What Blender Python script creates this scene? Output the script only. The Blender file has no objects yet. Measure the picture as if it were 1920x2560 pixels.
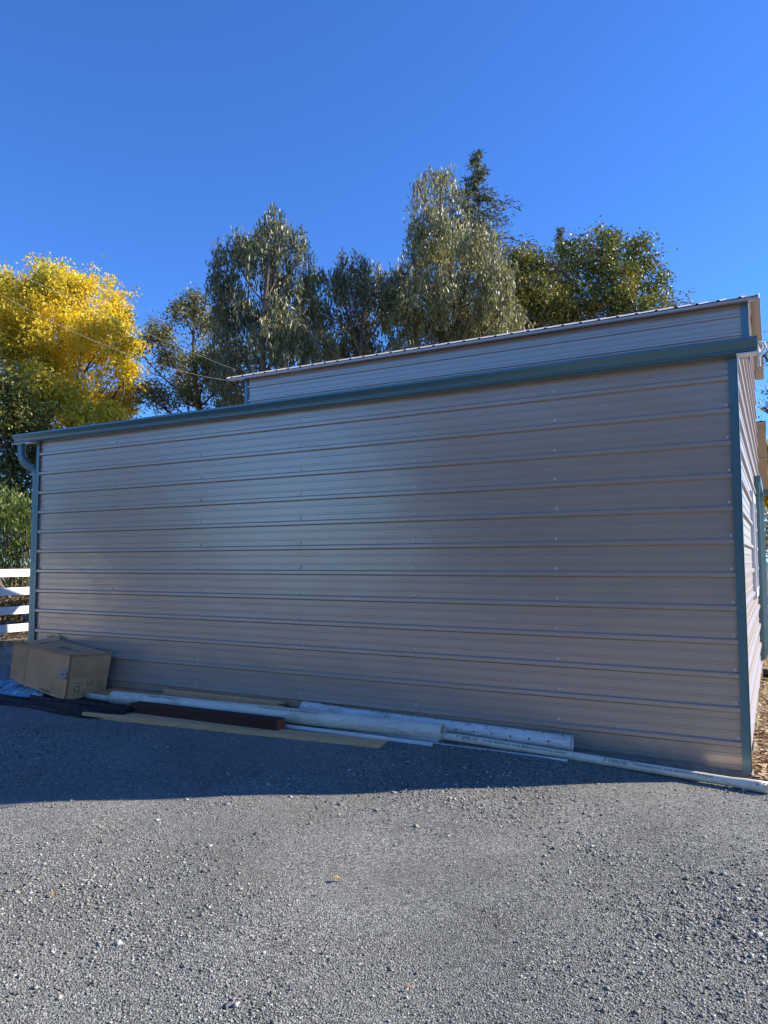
import bpy, math, random
import numpy as np
from mathutils import Vector
PI = math.pi
S = bpy.context.scene
COL = S.collection
# ------------------------------------------------------------------ camera
CF, CYAW, CPITCH, CROLL = 1813.86, 0.4956925, 0.06701285, -0.0034125
CPOS = np.array([0.2223, -5.5524, 1.47])
_f = np.array([-math.sin(CYAW)*math.cos(CPITCH), math.cos(CYAW)*math.cos(CPITCH), math.sin(CPITCH)])
_r0 = np.array([math.cos(CYAW), math.sin(CYAW), 0.0]); _u0 = np.cross(_r0, _f)
_r = _r0*math.cos(CROLL)+_u0*math.sin(CROLL); _u = -_r0*math.sin(CROLL)+_u0*math.cos(CROLL)
cam = bpy.data.cameras.new('camera'); camo = bpy.data.objects.new('camera', cam); COL.objects.link(camo)
from mathutils import Matrix
camo.matrix_world = Matrix(((_r[0], _u[0], -_f[0], CPOS[0]), (_r[1], _u[1], -_f[1], CPOS[1]), (_r[2], _u[2], -_f[2], CPOS[2]), (0, 0, 0, 1)))
cam.sensor_fit = 'VERTICAL'; cam.sensor_height = 24.0; cam.lens = 24.0*CF/2560.0
cam.clip_start = 0.05; cam.clip_end = 2000
S.camera = camo
def at(px, py, depth):                       # a point of the world at that view depth
    return CPOS + depth*(_f + _r*(px-960)/CF - _u*(py-1280)/CF)
# ------------------------------------------------------------------ sky, sun, exposure
SUN_EL = math.radians(30.0); SUN_ROT = math.atan2(0.83, 0.557)
W = bpy.data.worlds.new('World'); S.world = W; W.use_nodes = True
wn = W.node_tree.nodes; wl = W.node_tree.links
sky = wn.new('ShaderNodeTexSky'); sky.sky_type = 'NISHITA'; sky.sun_disc = False
sky.sun_elevation = SUN_EL; sky.sun_rotation = SUN_ROT
sky.altitude = 200; sky.air_density = 1.15; sky.dust_density = 0.0; sky.ozone_density = 4.0
tint = wn.new('ShaderNodeMix'); tint.data_type = 'RGBA'; tint.blend_type = 'MULTIPLY'; tint.inputs[0].default_value = 1; tint.inputs[7].default_value = (.335, .615, 1.08, 1)
bg = wn['Background']; bg.inputs['Strength'].default_value = 0.116
wl.new(sky.outputs[0], tint.inputs[6]); wl.new(tint.outputs[2], bg.inputs['Color'])
sl = bpy.data.lights.new('sun', 'SUN'); sl.energy = 5.0; sl.angle = math.radians(0.5); sl.color = (1.0, 0.91, 0.77)
so = bpy.data.objects.new('sun', sl); COL.objects.link(so)
sd = Vector((math.sin(SUN_ROT)*math.cos(SUN_EL), math.cos(SUN_ROT)*math.cos(SUN_EL), math.sin(SUN_EL)))
so.rotation_euler = sd.to_track_quat('Z', 'Y').to_euler()
S.view_settings.view_transform = 'Standard'; S.view_settings.look = 'None'
S.view_settings.exposure = 0.94; S.view_settings.gamma = 1.0
S.render.engine = 'CYCLES'

# ------------------------------------------------------------------ helpers
rng = np.random.default_rng(7); random.seed(7)
class MB:
    def __init__(s): s.v = []; s.f = []; s.mi = []; s.sm = []
    def add(s, vs, fs, mi=0, sm=False):
        n = len(s.v); s.v += [tuple(map(float, p)) for p in vs]
        s.f += [tuple(i+n for i in f) for f in fs]; s.mi += [mi]*len(fs); s.sm += [sm]*len(fs)
    def box(s, x0, x1, y0, y1, z0, z1, mi=0):
        v = [(x, y, z) for x in (x0, x1) for y in (y0, y1) for z in (z0, z1)]
        s.add(v, [(0, 1, 3, 2), (4, 6, 7, 5), (0, 4, 5, 1), (2, 3, 7, 6), (0, 2, 6, 4), (1, 5, 7, 3)], mi)
    def hexa(s, p, mi=0):     # 8 points: bottom 4 ccw, top 4 ccw
        s.add(p, [(3, 2, 1, 0), (4, 5, 6, 7), (0, 1, 5, 4), (1, 2, 6, 5), (2, 3, 7, 6), (3, 0, 4, 7)], mi)
    def bar(s, a, b, w, h, mi=0, up=(0, 0, 1)):
        a = np.array(a, float); b = np.array(b, float); d = b-a; d /= np.linalg.norm(d)
        side = np.cross(d, up); side /= np.linalg.norm(side); u = np.cross(side, d)
        p = []
        for zz in (-1, 1):
            for q, sg in ((a, -1), (a, 1), (b, 1), (b, -1)):
                p.append(q+side*sg*w/2+u*zz*h/2)
        s.hexa(p, mi)
    def prof(s, pts, fn, ts, mi=0, closed=False, caps=False, sm=False):
        # pts: list of 2d profile, fn(t, pt)->xyz
        n = len(pts); vs = [fn(t, p) for t in ts for p in pts]; fs = []
        for i in range(len(ts)-1):
            for j in range(n if closed else n-1):
                k = (j+1) % n
                fs.append((i*n+j, i*n+k, (i+1)*n+k, (i+1)*n+j))
        if caps:
            fs.append(tuple(range(n-1, -1, -1))); fs.append(tuple((len(ts)-1)*n+j for j in range(n)))
        s.add(vs, fs, mi, sm)
    def tube(s, path, rad, seg=16, mi=0, caps=True, flip=False):
        P = [np.array(p, float) for p in path]; R = rad if hasattr(rad, '__len__') else [rad]*len(P)
        vs = []
        pu = None
        for i, p in enumerate(P):
            t = P[min(i+1, len(P)-1)]-P[max(i-1, 0)]; t /= np.linalg.norm(t)
            if pu is None:
                u = np.cross(t, (0, 0, 1)); u = u if np.linalg.norm(u) > 1e-3 else np.cross(t, (1, 0, 0))
            else: u = pu-t*(pu@t)
            u /= np.linalg.norm(u); pu = u; w = np.cross(t, u)
            for j in range(seg):
                a = 2*PI*j/seg; vs.append(p+R[i]*(u*math.cos(a)+w*math.sin(a)))
        fs = []
        for i in range(len(P)-1):
            for j in range(seg):
                k = (j+1) % seg; q = (i*seg+j, i*seg+k, (i+1)*seg+k, (i+1)*seg+j)
                fs.append(q[::-1] if flip else q)
        s.add(vs, fs, mi, True)
        if caps:
            s.add(vs[:seg], [tuple(range(seg))], mi); s.add(vs[-seg:], [tuple(range(seg-1, -1, -1))], mi)
    def build(s, name, mats, parent=None):
        me = bpy.data.meshes.new(name); me.from_pydata(s.v, [], s.f)
        for m in (mats if isinstance(mats, (list, tuple)) else [mats]): me.materials.append(m)
        me.polygons.foreach_set('material_index', s.mi); me.polygons.foreach_set('use_smooth', s.sm)
        me.update()
        return link(name, me, parent)
def link(name, me, parent=None):
    o = bpy.data.objects.new(name, me); COL.objects.link(o)
    if parent is not None: o.parent = parent
    return o
def tag(o, label=None, cat=None, group=None, kind=None):
    if label: o['label'] = label
    if cat: o['category'] = cat
    if group: o['group'] = group
    if kind: o['kind'] = kind
    return o
def thing(name, label, cat, loc=(0, 0, 0), group=None):
    o = bpy.data.objects.new(name, None); COL.objects.link(o); o.location = loc
    o.empty_display_size = 0.2
    return tag(o, label, cat, group)
def bevel(o, w=0.004, seg=2):
    m = o.modifiers.new('bevel', 'BEVEL'); m.width = w; m.segments = seg; m.limit_method = 'ANGLE'; return o
def npmesh(name, V, F, mat, parent=None, smooth=False):   # V (n,3) F (m,k)
    me = bpy.data.meshes.new(name); V = np.asarray(V, np.float32); F = np.asarray(F, np.int32)
    me.vertices.add(len(V)); me.vertices.foreach_set('co', V.ravel())
    m, k = F.shape
    me.loops.add(m*k); me.loops.foreach_set('vertex_index', F.ravel())
    me.polygons.add(m); me.polygons.foreach_set('loop_start', np.arange(0, m*k, k, dtype=np.int32))
    me.polygons.foreach_set('loop_total', np.full(m, k, np.int32))
    me.update(calc_edges=True); me.materials.append(mat)
    if smooth: me.polygons.foreach_set('use_smooth', np.ones(m, bool))
    return link(name, me, parent)

# ------------------------------------------------------------------ materials
def mat(name, base=(.5, .5, .5), rough=.5, metal=0., spec=.5, coat=0.):
    m = bpy.data.materials.new(name); m.use_nodes = True
    b = m.node_tree.nodes['Principled BSDF']
    b.inputs['Base Color'].default_value = (*base, 1); b.inputs['Roughness'].default_value = rough
    b.inputs['Metallic'].default_value = metal; b.inputs['Specular IOR Level'].default_value = spec
    b.inputs['Coat Weight'].default_value = coat
    return m
class NT:
    def __init__(s, m): s.t = m.node_tree; s.n = s.t.nodes; s.b = s.n['Principled BSDF']; s.tc = None
    def l(s, a, b): s.t.links.new(a, b)
    def co(s, scale=(1, 1, 1), kind='Object'):
        tc = s.n.new('ShaderNodeTexCoord'); mp = s.n.new('ShaderNodeMapping'); mp.inputs['Scale'].default_value = scale
        s.l(tc.outputs[kind], mp.inputs[0]); return mp.outputs[0]
    def noise(s, scale, detail=4, rough=.55, sc=(1, 1, 1), dist=0., vec=None):
        t = s.n.new('ShaderNodeTexNoise'); t.inputs['Scale'].default_value = scale; t.inputs['Detail'].default_value = detail
        t.inputs['Roughness'].default_value = rough; t.inputs['Distortion'].default_value = dist
        s.l(vec if vec is not None else s.co(sc), t.inputs['Vector']); return t.outputs['Fac']
    def voro(s, scale, out='Color', sc=(1, 1, 1), feat='F1', vec=None, rnd=1.):
        t = s.n.new('ShaderNodeTexVoronoi'); t.feature = feat; t.inputs['Scale'].default_value = scale
        t.inputs['Randomness'].default_value = rnd
        s.l(vec if vec is not None else s.co(sc), t.inputs['Vector']); return t.outputs[out]
    def ramp(s, fac, stops, interp='LINEAR'):
        r = s.n.new('ShaderNodeValToRGB'); r.color_ramp.interpolation = interp; e = r.color_ramp.elements
        while len(e) < len(stops): e.new(.5)
        for q, (p, c) in zip(e, stops):
            q.position = p; q.color = (*c, 1) if hasattr(c, '__len__') else (c, c, c, 1)
        s.l(fac, r.inputs[0]); return r.outputs[0]
    def mix(s, fac, a, b, mode='MIX'):
        x = s.n.new('ShaderNodeMix'); x.data_type = 'RGBA'; x.blend_type = mode; x.clamp_factor = True
        for sock, val in ((x.inputs[0], fac), (x.inputs[6], a), (x.inputs[7], b)):
            if hasattr(val, 'links'): s.l(val, sock)
            elif hasattr(val, '__len__'): sock.default_value = (*val, 1)
            else: sock.default_value = val
        return x.outputs[2]
    def math(s, op, a, b=0.):
        x = s.n.new('ShaderNodeMath'); x.operation = op
        for i, val in enumerate((a, b)):
            if hasattr(val, 'links'): s.l(val, x.inputs[i])
            else: x.inputs[i].default_value = val
        return x.outputs[0]
    def bump(s, h, dist=.01, strength=1., prev=None):
        b = s.n.new('ShaderNodeBump'); b.inputs['Distance'].default_value = dist; b.inputs['Strength'].default_value = strength
        s.l(h, b.inputs['Height'])
        if prev is not None: s.l(prev, b.inputs['Normal'])
        return b.outputs[0]
    def color(s, c): s.l(c, s.b.inputs['Base Color'])
    def rough(s, c): s.l(c, s.b.inputs['Roughness'])
    def normal(s, c): s.l(c, s.b.inputs['Normal'])

def painted(name, base, rough=.34, wav=.0035, sc=(.8, .8, 1.6), dust=.08, spec=.6, metal=.35):
    m = mat(name, base, rough, metal, spec); t = NT(m)
    d = t.noise(1.3, 3, .5, (.5, .5, 2.))
    c = t.mix(t.math('MULTIPLY', t.ramp(d, [(.45, 0.), (.75, 1.)]), dust), base, (.42, .39, .34))
    s2 = t.noise(30, 2, .5, (.02, .02, 1.))
    c = t.mix(t.math('MULTIPLY', s2, .08), c, tuple(x*.72 for x in base))
    t.color(c)
    return m
M = {}
M['taupe'] = painted('taupe_paint', (.50, .400, .325), .24, .006, metal=.33)
_t = NT(M['taupe']); _z = _t.n.new('ShaderNodeSeparateXYZ'); _t.l(_t.co(), _z.inputs[0])
_lk = _t.b.inputs['Base Color'].links[0].from_socket
_m = _t.math('MULTIPLY', _t.ramp(_z.outputs[2], [(.03, 1.), (.30, 0.)]), _t.ramp(_t.noise(7, 6, .7, (1, 1, .6)), [(.38, 0.), (.62, .75)]))
_t.color(_t.mix(_m, _lk, (.34, .29, .24)))
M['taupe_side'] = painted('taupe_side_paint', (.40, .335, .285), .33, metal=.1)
M['teal'] = painted('teal_paint', (.105, .205, .235), .28, .001, dust=.05)
M['roof'] = painted('galvalume', (.34, .32, .30), .34, .002, dust=.1); M['roof'].node_tree.nodes['Principled BSDF'].inputs['Metallic'].default_value = .3
M['soffit'] = painted('soffit_paint', (.50, .45, .37), .4, metal=0.)
M['screw'] = mat('screw_zinc', (.66, .62, .58), .3, .5)
M['washer'] = mat('rubber_washer', (.03, .03, .03), .7)
M['glass'] = mat('dark_glass', (.02, .03, .035), .08)
M['whitemetal'] = mat('white_coated_metal', (.72, .74, .76), .35)
M['blackplastic'] = mat('black_plastic', (.012, .012, .013), .45)
def mk():
    m = M['concrete'] = mat('concrete', (.3, .28, .25), .9); t = NT(m)
    t.color(t.ramp(t.noise(9, 8, .7), [(.3, (.16, .145, .125)), (.7, (.36, .33, .28))])); t.normal(t.bump(t.noise(60, 5), .004))
    def wood(name, a, b, c, sc, knots=True):
        m = mat(name, a, .75, 0, .3); t = NT(m)
        g = t.noise(6, 5, .65, sc, .6); k = t.noise(3, 2, .5, tuple(x*.8+.4 for x in sc))
        col = t.ramp(g, [(.25, c), (.5, a), (.75, b)])
        if knots:
            v = t.voro(1.6, 'Distance', (1.3, 5, 5)); col = t.mix(t.ramp(v, [(.04, .85), (.13, 0.)]), col, tuple(x*.35 for x in c))
        col = t.mix(t.math('MULTIPLY', k, .35), col, c)
        t.color(col); t.normal(t.bump(g, .002)); M[name] = m
    wood('pine', (.78, .45, .21), (.86, .54, .28), (.52, .27, .12), (1.2, 16, 16))
    wood('pine_pale', (.76, .44, .23), (.84, .53, .29), (.54, .29, .14), (1.2, 18, 18), False)
    wood('pressboard', (.58, .32, .14), (.66, .38, .17), (.44, .24, .10), (2, 6, 6), False)
    wood('redwood', (.070, .028, .018), (.11, .042, .026), (.028, .010, .007), (1.2, 14, 14), False)
    wood('redwood_end', (.34, .085, .03), (.42, .12, .045), (.11, .035, .02), (20, 6, 6), False)
    # pvc
    for nm, base, dirt in (('pvc_cream', (.80, .70, .54), .55), ('pvc_white', (.78, .74, .68), .75), ('pvc_small', (.78, .69, .54), .4)):
        m = mat(nm, base, .38, 0, .5); t = NT(m)
        d = t.ramp(t.noise(3.2, 8, .75, (1.2, 3, 3)), [(.48, 0.), (.68, 1.)])
        c = t.mix(t.math('MULTIPLY', d, dirt), base, (.30, .24, .16))
        sp = t.ramp(t.noise(26, 5, .7, (.6, 2, 2)), [(.60, 0.), (.68, 1.)])
        c = t.mix(t.math('MULTIPLY', sp, .7), c, (.07, .06, .05))
        sc_ = t.ramp(t.noise(12, 3, .6, (.35, 8, 8)), [(.59, 0.), (.66, 1.)])
        c = t.mix(t.math('MULTIPLY', sc_, .35), c, (.20, .18, .16))
        t.color(c); t.rough(t.ramp(d, [(0, .34), (1, .7)])); M[nm] = m
    m = M['cardboard'] = mat('cardboard', (.74, .41, .19), .85, 0, .2); t = NT(m)
    n = t.noise(5, 6, .6); c = t.ramp(n, [(.3, (.66, .33, .155)), (.7, (.80, .42, .205))])
    st = t.ramp(t.noise(2.2, 5, .7), [(.55, 0.), (.72, 1.)]); c = t.mix(t.math('MULTIPLY', st, .3), c, (.34, .20, .10))
    t.color(c); t.normal(t.bump(t.noise(7, 4, .5), .012, .8))
    M['green_ink'] = mat('green_ink', (.06, .11, .06), .8)
    M['brown_ink'] = mat('dark_ink', (.26, .16, .09), .8)
    M['ink'] = mat('black_ink', (.02, .02, .02), .6)
    m = M['tape'] = mat('clear_tape', (.42, .36, .30), .12, 0, 1.0); t = NT(m); t.normal(t.bump(t.voro(45, 'Distance'), .01))
    m = M['tarp'] = mat('black_tarp', (.006, .006, .006), .5, 0, .2); t = NT(m); t.normal(t.bump(t.noise(9, 6, .6, (1, 3, 1)), .03))
    m = M['bluebag'] = mat('blue_bag', (.02, .16, .42), .25, 0, .6); t = NT(m)
    n = t.noise(5, 3, .6); c = t.ramp(n, [(.38, (.02, .13, .24)), (.5, (.05, .30, .46)), (.62, (.08, .36, .50)), (.66, (.60, .66, .64))])
    y = t.ramp(t.noise(7, 2, .5, (1.3, 1, 1)), [(.66, 0.), (.68, 1.)]); c = t.mix(y, c, (.42, .33, .03)); t.color(c)
    t.normal(t.bump(t.noise(14, 6, .65, (1, 2, 1)), .03))
    m = M['vinyl'] = mat('white_vinyl', (.80, .80, .80), .4); t = NT(m); t.color(t.ramp(t.noise(3, 5, .6), [(.3, (.72, .72, .70)), (.6, (.82, .82, .82))]))
    m = M['alu'] = mat('white_alu', (.74, .76, .78), .3); t = NT(m); t.color(t.ramp(t.noise(6, 6, .7, (1, 4, 4)), [(.35, (.62, .63, .62)), (.6, (.78, .79, .80))]))
    # gravel base and stones
    m = M['gravel'] = mat('gravel_fines', (.2, .21, .22), .92, 0, .25); t = NT(m)
    v1 = t.voro(130, 'Color'); v2 = t.voro(260, 'Color'); d1 = t.voro(130, 'Distance'); d2 = t.voro(260, 'Distance')
    s1 = t.n.new('ShaderNodeSeparateColor'); t.l(v1, s1.inputs[0]); s2 = t.n.new('ShaderNodeSeparateColor'); t.l(v2, s2.inputs[0])
    big = t.ramp(t.noise(1.1, 5, .6), [(.38, 0.), (.62, 1.)])
    c1 = t.ramp(s1.outputs[0], [(.0, (.08, .08, .078)), (.35, (.23, .23, .22)), (.75, (.42, .415, .39)), (1., (.72, .70, .65))])
    c2 = t.ramp(s2.outputs[1], [(.0, (.09, .09, .085)), (.4, (.25, .25, .235)), (.8, (.44, .435, .41)), (1., (.70, .68, .63))])
    c = t.mix(t.math('MULTIPLY', big, .6), c1, c2)
    warm = t.ramp(t.noise(2.4, 4, .6), [(.5, 0.), (.72, 1.)])
    c = t.mix(t.math('MULTIPLY', warm, .22), c, (.21, .17, .12))
    c = t.mix(1., c, (.86, .875, .850), 'MULTIPLY')
    c = t.mix(.85, c, t.ramp(t.noise(.75, 4, .6), [(.35, .80), (.65, 1.2)]), 'MULTIPLY')
    t.color(c)
    h = t.math('ADD', t.math('MULTIPLY', d1, -1.), t.math('MULTIPLY', d2, -.5))
    t.normal(t.bump(h, .014, 1., t.bump(t.noise(14, 4, .6), .02)))
    m = M['stone'] = mat('stone_chips', (.25, .26, .27), .85, 0, .3); t = NT(m)
    gi = t.n.new('ShaderNodeNewGeometry')
    c = t.ramp(gi.outputs['Random Per Island'], [(0., (.09, .09, .085)), (.3, (.20, .20, .185)), (.7, (.34, .335, .31)), (.93, (.48, .47, .43)), (.985, (.66, .65, .60)), (1., (.34, .25, .15))])
    c = t.mix(1., c, (.86, .875, .850), 'MULTIPLY')
    t.color(t.mix(.35, c, t.ramp(t.noise(90, 3), [(.3, .6), (.7, 1.3)]), 'MULTIPLY')); t.normal(t.bump(t.noise(120, 3), .002))
    m = M['dirt'] = mat('dry_earth', (.2, .14, .09), .95, 0, .2); t = NT(m)
    v = t.voro(26, 'Color'); s1 = t.n.new('ShaderNodeSeparateColor'); t.l(v, s1.inputs[0])
    c = t.ramp(s1.outputs[0], [(0, (.10, .065, .04)), (.5, (.22, .15, .09)), (.85, (.36, .27, .16)), (1, (.5, .42, .3))])
    big = t.noise(.35, 6, .6)
    c = t.mix(t.ramp(big, [(.42, 0.), (.6, 1.)]), c, (.27, .20, .13)); t.color(c)
    t.normal(t.bump(t.voro(26, 'Distance'), .04, 1., t.bump(t.noise(3, 5), .1)))
    m = M['bark'] = mat('bark', (.10, .075, .055), .9, 0, .2); t = NT(m)
    t.color(t.ramp(t.noise(5, 6, .7, (1, 1, .3)), [(.3, (.05, .038, .03)), (.7, (.17, .13, .10))])); t.normal(t.bump(t.noise(14, 5, .6, (1, 1, .3)), .03))
    m = M['pale_bark'] = mat('pale_bark', (.28, .22, .17), .85, 0, .2); t = NT(m)
    t.color(t.ramp(t.noise(3, 6, .7, (1, 1, .3)), [(.3, (.07, .055, .045)), (.7, (.21, .165, .13))]))
mk()
def leafmat(name, stops, rough=.5, trans=.35, bignoise=None, tcol=None, spec=.4):
    m = mat(name, stops[0][1], rough, 0, spec); t = NT(m)
    gi = t.n.new('ShaderNodeNewGeometry')
    c = t.ramp(gi.outputs['Random Per Island'], stops)
    if bignoise:
        sc, lo, hi, col = bignoise
        c = t.mix(t.ramp(t.noise(sc, 3, .6), [(lo, 0.), (hi, 1.)]), c, t.ramp(gi.outputs['Random Per Island'], col))
    t.color(c)
    tr = t.n.new('ShaderNodeBsdfTranslucent'); mx = t.n.new('ShaderNodeMixShader'); mx.inputs[0].default_value = trans
    br = t.mix(1., c, tcol or (1.3, 1.25, .7), 'MULTIPLY'); t.l(br, tr.inputs['Color'])
    out = t.n['Material Output']; t.l(t.b.outputs[0], mx.inputs[1]); t.l(tr.outputs[0], mx.inputs[2]); t.l(mx.outputs[0], out.inputs[0])
    M[name] = m; return m
leafmat('leaf_yellow', [(0, (0.504, 0.423, 0.045)), (.4, (0.737, 0.571, 0.054)), (.85, (0.873, 0.689, 0.090)), (1, (0.776, 0.433, 0.045))], trans=.5,
        bignoise=(.5, .50, .62, [(0, (0.213, 0.216, 0.036)), (.5, (0.369, 0.335, 0.041)), (1, (0.563, 0.443, 0.054))]), tcol=(1.15, 1.2, .6))
leafmat('leaf_yellowgreen', [(0, (0.311, 0.281, 0.040)), (.5, (0.559, 0.463, 0.050)), (1, (0.900, 0.730, 0.080))], trans=.4)
leafmat('leaf_euc', [(0, (0.078, 0.099, 0.043)), (.5, (0.124, 0.145, 0.067)), (.85, (0.195, 0.209, 0.095)), (1, (0.325, 0.266, 0.123))], .5, .22,
        bignoise=(.5, .5, .68, [(0, (0.104, 0.113, 0.038)), (.6, (0.195, 0.183, 0.062)), (1, (0.351, 0.266, 0.095))]), spec=.6)
leafmat('leaf_euc_pale', [(0, (0.117, 0.133, 0.057)), (.5, (0.179, 0.194, 0.085)), (.85, (0.274, 0.273, 0.124)), (1, (0.438, 0.360, 0.171))], .5, .25,
        bignoise=(.4, .45, .65, [(0, (0.137, 0.147, 0.043)), (.6, (0.246, 0.227, 0.071)), (1, (0.383, 0.306, 0.095))]), spec=.6)
leafmat('leaf_oak', [(0, (0.058, 0.087, 0.018)), (.5, (0.108, 0.142, 0.029)), (.88, (0.173, 0.196, 0.042)), (1, (0.373, 0.235, 0.031))], .42, .25,
        bignoise=(.6, .52, .68, [(0, (0.173, 0.172, 0.031)), (.6, (0.258, 0.235, 0.042)), (1, (0.517, 0.314, 0.042))]))
leafmat('leaf_oak_gold', [(0, (0.105, 0.120, 0.032)), (.5, (0.176, 0.183, 0.049)), (.9, (0.258, 0.239, 0.065)), (1, (0.445, 0.277, 0.043))], .45, .3)
leafmat('leaf_olive', [(0, (0.091, 0.108, 0.038)), (.5, (0.160, 0.173, 0.064)), (.9, (0.258, 0.254, 0.099)), (1, (0.456, 0.339, 0.140))], .45, .25)
leafmat('leaf_redwood', [(0, (0.066, 0.085, 0.041)), (.6, (0.110, 0.130, 0.059)), (1, (0.165, 0.165, 0.077))], .6, .12)
leafmat('leaf_shrub', [(0, (0.084, 0.102, 0.023)), (.5, (0.150, 0.158, 0.035)), (.9, (0.262, 0.236, 0.052)), (1, (0.449, 0.298, 0.070))], .42, .25)
leafmat('leaf_oleander', [(0, (0.077, 0.126, 0.031)), (.5, (0.140, 0.203, 0.049)), (.9, (0.238, 0.294, 0.077)), (1, (0.350, 0.308, 0.112))], .4, .3)
leafmat('leaf_litter', [(0, (.16, .09, .045)), (.4, (.30, .18, .08)), (.8, (.45, .32, .15)), (1, (.55, .46, .30))], .7, .15)
leafmat('leaf_bronze', [(0, (.12, .08, .04)), (.5, (.22, .15, .06)), (1, (.36, .26, .10))], .6, .2)

# ------------------------------------------------------------------ ground
def sstep(a, b, x): t = np.clip((x-a)/(b-a), 0, 1); return t*t*(3-2*t)
def hground(x, y):
    x = np.asarray(x, float); y = np.asarray(y, float)
    h = .055*sstep(.3, 1.5, -x)*sstep(-1.0, -.15, y)*(1-sstep(7.8, 9.5, -x))
    h = h + .010*np.sin(x*1.7+.6)*np.sin(y*1.3+x*.4)*(1-sstep(-1.5, -.6, y)) + .006*np.sin(x*4.1+y*3.3)*(1-sstep(-1.5, -.6, y))
    return h
def grid(name, xs, ys, zf, m):
    X, Y = np.meshgrid(xs, ys, indexing='xy'); Z = zf(X, Y); V = np.stack([X, Y, Z], -1).reshape(-1, 3)
    nx, ny = len(xs), len(ys); i = np.arange((nx-1)*(ny-1)); r, c = i//(nx-1), i % (nx-1); a = r*nx+c
    return npmesh(name, V, np.stack([a, a+1, a+nx+1, a+nx], 1), m, smooth=True)
g = grid('ground', np.linspace(-400, 400, 81), np.linspace(-400, 400, 81), lambda x, y: x*0-.03, M['dirt']); tag(g, kind='structure')
# gravel lot: a front apron and the strip beside the left gable
def lot_z(x, y): return hground(x, y)
gl = grid('gravel_lot', np.concatenate([np.linspace(-60, -13, 30), np.linspace(-12.9, 6, 400), np.linspace(6.2, 40, 30)]),
          np.concatenate([np.linspace(-60, -8, 30), np.linspace(-7.9, -.02, 240)]), lot_z, M['gravel']); tag(gl, kind='structure')
gl2 = grid('gravel_path', np.linspace(-11.6, -7.35, 60), np.linspace(-.02, 2.9, 40), lambda x, y: lot_z(x, y)*(1-sstep(0, .8, y)) -.002, M['gravel']); tag(gl2, kind='structure')
sr = grid('dirt_bank', np.linspace(.0, 9, 90), np.linspace(-.03, 17, 170),
          lambda x, y: .012+.035*np.sin(x*5+y*3)*np.sin(y*4.3)*sstep(0, .5, y)+.07*sstep(.2, 3, y), M['dirt']); tag(sr, kind='structure')
# gravel chips: low stones scattered over the lot, one uncountable mass
def scatter_stones():
    N = 620000
    # candidate polar samples about the viewer's area, density falling with distance from the camera
    rad = 1.6*np.exp(rng.random(N)*math.log(9.5/1.6)); ang = rng.uniform(math.radians(20), math.radians(205), N)
    x = CPOS[0]+rad*np.cos(ang); y = CPOS[1]+rad*np.sin(ang)
    cl = np.sin(x*2.1+1.3*np.sin(y*1.7))+np.sin(y*2.9+1.7*np.sin(x*1.3+1)) + .7*np.sin(x*6.3+y*4.1)*np.sin(y*7.7-x*3)
    right = sstep(-2.0, .8, x)*.9
    keep = (y < -.015) & (rng.random(N) < np.clip(.42+.20*cl+right*.5, .14, 1))
    x, y, rad, cl = x[keep], y[keep], rad[keep], cl[keep]; right = right[keep]; n = len(x)
    size = np.exp(rng.normal(math.log(.0029), .42, n))*(1+.18*np.clip(cl, -1, 2)+.30*right)*np.clip(.62+rad*.13, .8, 1.7)
    big = rng.random(n) < .0012; size[big] *= rng.uniform(2, 3.4, big.sum()); size = np.clip(size, .0018, .02)
    O = np.array([(1, 0, 0), (0, 1, 0), (-1, 0, 0), (0, -1, 0), (0, 0, 1), (.0, .0, -1)], float)
    V = O[None]*rng.uniform(.55, 1.25, (n, 6, 1)) + rng.normal(0, .16, (n, 6, 3))
    V[:, :, 0] *= rng.uniform(.8, 1.5, (n, 1)); V[:, :, 2] *= rng.uniform(.40, .8, (n, 1))
    a = rng.uniform(0, 2*PI, n); ca, sa = np.cos(a), np.sin(a)
    X = V[:, :, 0]*ca[:, None]-V[:, :, 1]*sa[:, None]; Y = V[:, :, 0]*sa[:, None]+V[:, :, 1]*ca[:, None]; Z = V[:, :, 2]
    tl = rng.normal(0, .3, n)[:, None]; Z2 = Z*np.cos(tl)+X*np.sin(tl); X = X*np.cos(tl)-Z*np.sin(tl)
    s = size[:, None]
    V = np.stack([X*s+x[:, None], Y*s+y[:, None], Z2*s+hground(x, y)[:, None]+s*.22], -1)
    F = np.array([(0, 1, 4), (1, 2, 4), (2, 3, 4), (3, 0, 4), (1, 0, 5), (2, 1, 5), (3, 2, 5), (0, 3, 5)])
    FF = (F[None]+(np.arange(n)*6)[:, None, None]).reshape(-1, 3)
    o = npmesh('gravel', V.reshape(-1, 3), FF, M['stone']); tag(o, kind='stuff')
scatter_stones()

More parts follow.
